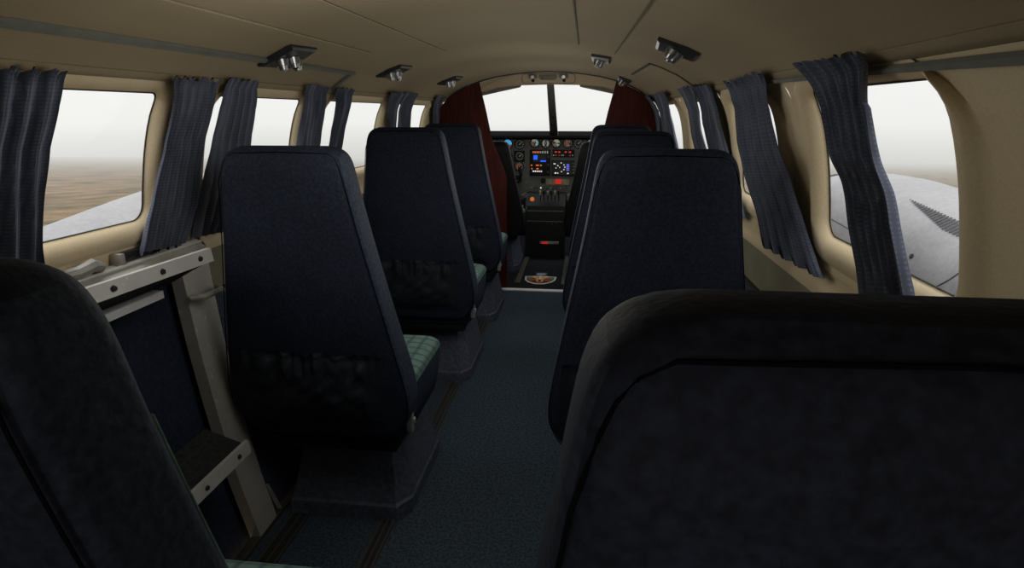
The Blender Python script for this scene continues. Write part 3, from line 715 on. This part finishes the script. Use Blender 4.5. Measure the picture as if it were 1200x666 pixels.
def gauge(x, z, r=.043, style=0):
    px, pz = P(x, z); bm = bmesh.new()
    for ra, rb, ya, yb in ((r, r, 0, -.010), (r, r*.86, -.010, -.012), (r*.86, r*.84, -.012, -.003)):
        u = lambda rr, yy: [(px+rr*math.cos(2*PI*k_/32), yy, pz+rr*math.sin(2*PI*k_/32)) for k_ in range(32)]
        loft(bm, [u(ra, ya), u(rb, yb)], cap=False)
    g = obj('gauge', bm, M['black'], ip)
    bm = bmesh.new(); disc(bm, (px, -.003, pz), (0, -1, 0), r*.85, r*.85, .001, 32); d = obj('dial', bm, M['dial'], g)
    bm = bmesh.new()
    nt = 12
    for q in range(nt):
        a = 2*PI*q/nt; ca, sa = math.cos(a), math.sin(a); w = r*.035
        pts = [(px+ca*r*.62-sa*w, pz+sa*r*.62+ca*w), (px+ca*r*.78-sa*w, pz+sa*r*.78+ca*w), (px+ca*r*.78+sa*w, pz+sa*r*.78-ca*w), (px+ca*r*.62+sa*w, pz+sa*r*.62-ca*w)]
        flat(bm, pts, -.004, .001)
    obj('tick_marks', bm, M['needle'], g, 0)
    def half(m, a0, a1, ri, ro, nm):
        bm = bmesh.new(); n_ = 18; outer = [(px+ro*math.cos(a0+(a1-a0)*k_/n_), pz+ro*math.sin(a0+(a1-a0)*k_/n_)) for k_ in range(n_+1)]
        inner = [(px+ri*math.cos(a0+(a1-a0)*k_/n_), pz+ri*math.sin(a0+(a1-a0)*k_/n_)) for k_ in range(n_, -1, -1)] if ri > 0 else []
        flat(bm, outer+inner, -.005, .001); obj(nm, bm, m, g, 0)
    if style == 1: half(M['sky'], -.15, PI+.15, 0, r*.82, 'sky_half'); half(M['earth'], PI+.15, 2*PI-.15, 0, r*.8, 'earth_half')
    if style == 2: half(M['cyan'], -1.3, 1.2, r*.25, r*.62, 'dial_arc'); half(M['cream_dial'], 1.3, 2.6, r*.3, r*.75, 'dial_arc'); half(M['earth'], 2.8, 4.4, r*.3, r*.7, 'dial_arc')
    if style == 3: half(M['cream_dial'], .2, 2.4, r*.15, r*.68, 'dial_arc'); half(M['earth'], 3.2, 4.8, r*.2, r*.6, 'dial_arc'); half(M['cyan'], 5., 5.9, r*.2, r*.6, 'dial_arc')
    if style == 4: half(M['needle'], 2.0, 4.2, r*.3, r*.6, 'dial_arc'); half(M['needle'], 5.2, 7.2, r*.3, r*.6, 'dial_arc')
    if style == 5: half(M['earth'], .3, 5.6, r*.25, r*.55, 'dial_arc')
    a = {0: .8, 1: 0, 2: 2., 3: 4.2, 4: 1.2, 5: 5.1}[style]; bm = bmesh.new(); ca, sa = math.cos(a), math.sin(a); w = r*.05
    flat(bm, [(px-sa*w, pz+ca*w), (px+ca*r*.7, pz+sa*r*.7), (px+sa*w, pz-ca*w), (px-ca*r*.2, pz-sa*r*.2)], -.0065, .001); obj('needle', bm, M['needle'], g, 0)
for x, z, s in ((-.515, .93, 4), (-.405, .932, 1), (-.302, .930, 0), (-.171, .943, 2), (-.080, .939, 4), (.010, .941, 3), (.107, .941, 5), (.197, .940, 0), (.30, .94, 3), (.41, .94, 4), (-.302, .83, 0), (-.306, .745, 5), (.30, .83, 5), (.41, .83, 0), (-.405, .83, 4)):
    gauge(x, z, .044 if z > .9 else .042, s)
panel_box('gauge_surround', -.352, -.258, .782, .876, M['black'], .003)
# left display stack
gp = panel_box('radio_stack', -.215, -.038, .665, .886, M['black'], .012, bev=.003)
panel_box('display', -.185, -.075, .782, .846, M['dial'], .001, gp, -.012)
panel_box('lit_map', -.181, -.148, .803, .840, M['blue'], .001, gp, -.0135); panel_box('lit_bar', -.122, -.074, .786, .797, M['blue'], .001, gp, -.0135)
for i in range(5): panel_box('lamp', -.190+i*.016, -.180+i*.016, .857, .874, M['orange'] if i < 4 else M['needle'], .001, gp, -.012)
for i in range(3): panel_box('lamp', -.108+i*.02, -.098+i*.02, .856, .876, M['needle'], .001, gp, -.012)
for x in (-.198, -.154, -.142, -.118): panel_box('lamp', x-.007, x+.007, .750, .761, M['orange'], .001, gp, -.012)
for x in (-.195, -.150, -.143): panel_box('lamp', x-.006, x+.006, .722, .732, M['orange'], .001, gp, -.012)
for i in range(5): panel_box('button', -.188+i*.0172, -.176+i*.0172, .699, .711, M['lampwhite'], .001, gp, -.012)
for zz in (.83, .76, .70):
    bm = bmesh.new(); px, pz = P(-.056, zz); disc(bm, (px, -.012, pz), (0, -1, 0), .010, .008, .014, 16); obj('knob', bm, M['darkmetal'], gp)
# annunciator and right display
an = panel_box('annunciator', -.020, .165, .824, .888, M['black'], .008, bev=.002)
for x in (.008, .037, .091, .127): panel_box('lamp', x-.009, x+.009, .862, .874, M['red'], .001, an, -.008)
for x in (.008, .037, .127): panel_box('lamp', x-.007, x+.007, .836, .844, M['earth'], .001, an, -.008)
for x in (-.012, .06, .072, .15): panel_box('lamp', x-.004, x+.004, .836, .845, M['needle'], .001, an, -.008)
mf = panel_box('moving_map_display', -.026, .168, .666, .798, M['black'], .014, bev=.003)
panel_box('screen', -.019, .150, .676, .790, M['dial'], .001, mf, -.014)
for i in range(4): panel_box('lit_column', .101, .124, .712+i*.015, .723+i*.015, M['purple'], .001, mf, -.0155)
for x, z, w in ((.000, .770, .010), (.028, .755, .006), (.056, .778, .005), (.080, .762, .005), (.088, .742, .006), (.080, .722, .006), (.060, .705, .006), (.012, .735, .004), (.044, .740, .004), (.012, .692, .006), (.028, .692, .006), (.115, .690, .008), (.005, .692, .004)):
    panel_box('lit_mark', x-w, x+w*.8, z-.0045, z+.0045, M['lampwhite'], .001, mf, -.0155)
for i in range(4): panel_box('button', .155, .164, .690+i*.026, .702+i*.026, M['tan'], .002, mf, -.014)
# strip of switches below
panel_box('label_strip', -.072, .128, .592, .640, M['tan'], .003)
panel_box('fire_handle', .009, .058, .600, .640, M['red'], .02)
bm = bmesh.new(); a, b = P(-.098, .624); disc(bm, (a, 0, b), (0, -1, 0), .024, .018, .03, 20); obj('knob', bm, M['black'], ip)
for i in range(12):
    x = -.20+i*.028; a, b = P(x, .563); bm = bmesh.new(); disc(bm, (a, 0, b), (0, -1, 0), .007, .005, .018, 10); obj('switch', bm, M['lampwhite'] if i == 3 else (M['darkmetal'] if i % 3 else M['tan']), ip)
panel_box('cabin_light_box', -.335, -.285, .612, .668, M['black'], .02)
# ---- pedestal with levers
pd = thing('control_pedestal', 'black centre pedestal with engine levers below the instrument panel', 'pedestal', (-.06, 5.06, 0))
bm = bmesh.new(); loft(bm, [[(x, y, z) for y, z in ((-.13, 0), (-.13, .33), (-.10, .44), (.02, .53), (.13, .53), (.13, 0))] for x in (-.165, .165)]); obj('pedestal_body', bm, M['black'], pd, 20)
for i, x in enumerate((-.045, -.015, .018, .048, .078, .108)):
    bm = bmesh.new(); tube(bm, [(x, -.04, .47), (x, -.075, .54)], .004, 8); lv_ = obj('lever', bm, M['darkmetal'], pd)
    bm = bmesh.new(); box(bm, x-.008, x+.008, -.095, -.065, .53, .566, .004); obj('lever_knob', bm, M['black'] if i % 2 else M['greyplastic'], lv_)
bm = bmesh.new(); disc(bm, (-.107, -.13, .50), (0, -1, .2), .018, .013, .03, 14); obj('trim_knob', bm, M['orange'], pd)
for z in (.318, .404): 
    bm = bmesh.new(); box(bm, -.15, .15, -.134, -.128, z-.003, z+.003); obj('label_row', bm, M['visor'], pd)
for x in (-.09, -.06, .02, .06, .10):
    bm = bmesh.new(); disc(bm, (x, -.13, .30), (0, -1, 0), .009, .007, .012, 12); obj('knob', bm, M['darkmetal'], pd)
bm = bmesh.new(); box(bm, -.04, .12, -.150, -.128, .128, .150, .006); hp = obj('grab_bar', bm, M['greyplastic'], pd)
bm = bmesh.new(); box(bm, -.02, .03, -.156, -.149, .130, .147, .003); obj('red_tag', bm, M['red'], hp)
# ---- control yoke
yk = thing('control_yoke', 'black control yoke in front of the pilot seat', 'yoke', (-.37, 5.14, .64))
bm = bmesh.new(); tube(bm, [(0, .03, 0), (0, -.12, 0)], .016, 12); obj('shaft', bm, M['black'], yk)
bm = bmesh.new(); tube(bm, [(.085, -.12, .115), (.10, -.12, .06), (.085, -.12, 0), (.03, -.12, -.02), (-.03, -.12, -.02), (-.085, -.12, 0), (-.10, -.12, .06), (-.085, -.12, .115)], [.012, .016, .015, .014, .014, .015, .016, .012], 10); obj('grips', bm, M['black'], yk)
# ---- crew seats
for x, lab in ((-.43, 'black pilot seat showing as a narrow dark strip beside the left mahogany panel'), (.37, 'black copilot seat mostly hidden behind the right seats')):
    t = thing('crew_seat', lab, 'seat', (x, 4.36, 0), 'black crew seats'); seat_parts(t, M['blackleather'], False, .885)
    for sx in (-.225, .225):
        bm = bmesh.new(); tube(bm, [(sx, .08, .58), (sx, .34, .565)], .02, 8); tube(bm, [(sx, .3, .56), (sx, .3, .42)], .012, 8); obj('armrest', bm, M['darkmetal'], t)
for x0, lab in ((-.222, 'grey seat rail on the cockpit floor beside the pilot seat'), (.115, 'grey seat rail on the cockpit floor beside the copilot seat')):
    bm = bmesh.new(); box(bm, x0, x0+.04, 4.12, 5.0, 0, .012, .003); r_ = obj('seat_rail', bm, M['track']); tag(r_, lab, 'seat rail', 'cockpit floor rails')
# ---- floor emblem: shield with spread wings
em = thing('floor_emblem', 'white edged winged shield emblem in red, green and yellow on the cockpit floor', 'emblem', (-.045, 4.24, 0))
def ep(name, pts, m, z, parent=em): 
    bm = bmesh.new(); onfloor(bm, pts, z, .0015); return obj(name, bm, m, parent, 0)
ep('border', [(-.118, .095), (-.112, -.0), (-.085, -.065), (-.03, -.108), (.035, -.106), (.088, -.055), (.114, .012), (.118, .098), (.03, .112), (-.03, .112)], M['ewhite'], .0)
ep('field', [(-.104, .080), (-.098, .0), (-.072, -.050), (-.024, -.085), (.028, -.084), (.074, -.042), (.100, .014), (.104, .082)], M['black'], .0016)
for s in (-1, 1):
    ep('green_corner', [(s*.100, .072), (s*.045, .066), (s*.05, .036), (s*.096, .016)], M['egreen'], .0032)
    ep('red_bar', [(s*.090, .010), (s*.034, .024), (s*.030, -.020), (s*.070, -.036)], M['ered'], .0032)
    ep('yellow_wing', [(s*.062, .078), (s*.012, .056), (s*.010, -.06), (s*.022, -.06), (s*.030, .022), (s*.060, .05)], M['eyellow'], .0048)
ep('shield_foot', [(-.026, -.052), (.026, -.052), (.020, -.080), (-.020, -.080)], M['ered'], .0048)
ep('crest', [(-.012, .10), (.012, .10), (.008, .0), (-.008, .0)], M['ewhite'], .0052)
ep('name_tag', [(-.040, .118), (.040, .118), (.042, .215), (-.042, .215)], M['eblue'], .0)
ep('script_line', [(-.030, .150), (.032, .158), (.030, .182), (-.034, .172)], M['ewhite'], .0016)

# ------------------------------------------------------------------ outside: engine nacelles and land
NT_ = [(1.0, .48, .30, .16), (1.6, .53, .20, .24), (2.0, .575, .10, .30), (2.5, .63, .0, .36), (2.84, .675, -.06, .39), (3.2, .72, -.10, .42), (3.63, .765, -.14, .44), (4.1, .79, -.16, .45), (4.5, .785, -.16, .45), (4.8, .755, -.15, .435), (4.95, .725, -.13, .42)]
def nacd(y):
    for a, b in zip(NT_, NT_[1:]):
        if a[0] <= y <= b[0]:
            t = (y-a[0])/(b[0]-a[0]); return [a[i]+(b[i]-a[i])*t for i in (1, 2, 3)]
    return NT_[-1][1:]
def npt(y, a, off=0.):
    t, b, w = nacd(y); h = (t-b)/2; cz = (t+b)/2; ca, sa = math.cos(a), math.sin(a); e = .85
    return ((w+off)*math.copysign(abs(ca)**e, ca), y, cz+(h+off)*math.copysign(abs(sa)**e, sa))
for sg, lab in ((1, 'pale grey engine nacelle with dark louvres outside the nearest right window'), (-1, 'grey engine nacelle outside the left door window, seen below the land')):
    t = thing('engine_nacelle', lab, 'engine', (sg*2.3, 0, 0), 'engine nacelles')
    # angles measured so that pi faces the cabin on the right-hand engine
    F = lambda y, a, off=0.: (lambda p: (sg*p[0], p[1], p[2]))(npt(y, a, off))
    bm = bmesh.new(); ys = [1.0+3.95*i/40 for i in range(41)]
    loft(bm, [[F(y, 2*PI*k_/56) for k_ in range(56)] for y in ys]); obj('nacelle_body', bm, M['nacelle'], t, 60)
    bm = bmesh.new(); base = [(x, z) for x, y, z in [F(4.95, 2*PI*k_/56) for k_ in range(56)]]; cz = .29
    prof = [(4.93, .93), (5.0, .92), (5.15, .90), (5.32, .84), (5.45, .74), (5.52, .62), (5.54, .5)]
    loft(bm, [[(x*s, y, cz+(z-cz)*s-.03) for x, z in base] for y, s in prof]); obj('cowl_front', bm, M['cowl'], t, 60)
    bm = bmesh.new(); bmesh.ops.create_uvsphere(bm, u_segments=32, v_segments=20, radius=1.)
    for v in bm.verts: v.co = Vector((sg*(-.30)+v.co.x*.20, 4.72+v.co.y*.50, .38+v.co.z*.27))
    obj('cowl_bulge', bm, M['cowl'], t, 60)
    bm = bmesh.new(); tube(bm, [F(4.945, 2*PI*k_/56, .004) for k_ in range(56)], .012, 6, closed=True); obj('panel_joint', bm, M['louvre'], t)
    bm = bmesh.new()   # louvre slats, wedge shaped, widening aft
    for i in range(26):
        y = 3.60-i*.028; a0 = 2.04; a1 = 2.05+.20*min(1, i/16)
        r0 = [F(y, a0+(a1-a0)*q/6, .003) for q in range(7)]; r1 = [F(y-.012, a0+(a1-a0)*q/6, .008) for q in range(7)]; r2 = [F(y-.019, a0+(a1-a0)*q/6, .003) for q in range(7)]
        loft(bm, [r0, r1, r2], cap=False, close=False)
    obj('louvre_panel', bm, M['louvre'], t, 20)
    bm = bmesh.new()
    tube(bm, [F(4.9-.05*q, 2.72+.003*q) for q in range(28)], .004, 5)
    tube(bm, [F(3.15+.34*math.cos(1.2+q*.09), 2.95+.62*math.sin(1.2+q*.09)-.45) for q in range(26)], .004, 5)
    obj('panel_line', bm, M['louvre'], t)
    bm = bmesh.new()
    for y, a in ((4.72, 2.80), (4.45, 2.84), (3.62, 2.78), (3.50, 2.84), (3.42, 2.84), (3.16, 2.74)):
        p = F(y, a, .002); disc(bm, p, (p[0], 0, p[2]-.3), .014, .012, .003, 10)
    obj('fastener', bm, M['black'], t)
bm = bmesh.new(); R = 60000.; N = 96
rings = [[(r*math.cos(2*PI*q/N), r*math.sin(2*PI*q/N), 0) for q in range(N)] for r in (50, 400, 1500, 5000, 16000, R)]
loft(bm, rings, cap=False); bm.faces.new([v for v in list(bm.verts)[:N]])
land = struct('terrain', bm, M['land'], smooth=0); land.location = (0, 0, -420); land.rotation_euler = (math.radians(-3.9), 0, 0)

# ------------------------------------------------------------------ sky and added fill lights
w = bpy.data.worlds.new('overcast'); scene.world = w; w.use_nodes = True; nt = w.node_tree; nt.nodes.clear()
o_ = nt.nodes.new('ShaderNodeOutputWorld'); bg = nt.nodes.new('ShaderNodeBackground'); tc = nt.nodes.new('ShaderNodeTexCoord'); sx = nt.nodes.new('ShaderNodeSeparateXYZ'); rp = nt.nodes.new('ShaderNodeValToRGB')
nt.links.new(tc.outputs['Generated'], sx.inputs[0]); mr = nt.nodes.new('ShaderNodeMapRange'); mr.inputs[1].default_value = -.07; mr.inputs[2].default_value = .09; nt.links.new(sx.outputs[2], mr.inputs[0]); nt.links.new(mr.outputs[0], rp.inputs[0]); nt.links.new(rp.outputs[0], bg.inputs[0]); nt.links.new(bg.outputs[0], o_.inputs[0])
e = rp.color_ramp.elements; e[0].position = 0.; e[0].color = lin((214, 214, 210)); e[1].position = 1.; e[1].color = lin((250, 250, 248)); e.new(.35).color = lin((243, 243, 240))
mz = nt.nodes.new('ShaderNodeMapRange'); mz.inputs[1].default_value = .22; mz.inputs[2].default_value = .9; mz.inputs[3].default_value = 1.; mz.inputs[4].default_value = 3.2
nt.links.new(sx.outputs[2], mz.inputs[0]); nt.links.new(mz.outputs[0], bg.inputs[1])

def area(name, loc, rot, sx_, sy_, power, colr):
    L = bpy.data.lights.new(name, 'AREA'); L.shape = 'RECTANGLE'; L.size = sx_; L.size_y = sy_; L.energy = power; L.color = colr
    o = bpy.data.objects.new(name, L); col.objects.link(o); o.location = loc; o.rotation_euler = rot; return o

for i, y in enumerate((-.5, 1.08, 1.8, 2.6, 3.45, 4.32)):  # added point lights lifting the cabin's ambient level, no fixtures behind them
    L = bpy.data.lights.new('cabin_fill', 'POINT'); L.energy = (3.8, 3.6, 2.5, 3.0, 2.8, 2.2)[i]; L.shadow_soft_size = .17 if i == 1 else .3; L.color = (1., .965, .90)
    o = bpy.data.objects.new('cabin_fill', L); col.objects.link(o); o.location = ((.12, -.09, .03, .03, .03, .03)[i], y, (.86, 1.19, .98, .98, .98, 1.08)[i])
# ------------------------------------------------------------------ camera
cam = bpy.data.cameras.new('camera'); co = bpy.data.objects.new('camera', cam); col.objects.link(co); scene.camera = co
cam.sensor_width = 36.; cam.lens = 21.0; cam.clip_start = .02; cam.clip_end = 2e5
f = 700.; d = Vector((88., -201., f)).normalized(); upv = Vector((0, -f, -201.)).normalized()
rt = d.cross(upv).normalized()
if rt.x < 0: rt = -rt
# rows: world X, Y, Z in the picture frame (right, down, forward)
Rw = Matrix((rt, d, upv))
X = Rw @ Vector((1, 0, 0)); Y = Rw @ Vector((0, -1, 0)); Z = Rw @ Vector((0, 0, -1))
m = Matrix((X, Y, Z)).transposed().to_4x4(); m.translation = (.26, 0, 1.19); co.matrix_world = m

scene.view_settings.view_transform = 'Standard'; scene.view_settings.look = 'None'
scene.cycles.max_bounces = 10; scene.cycles.diffuse_bounces = 6; scene.cycles.transparent_max_bounces = 16
scene.cycles.use_denoising = True; scene.cycles.sample_clamp_indirect = 4.
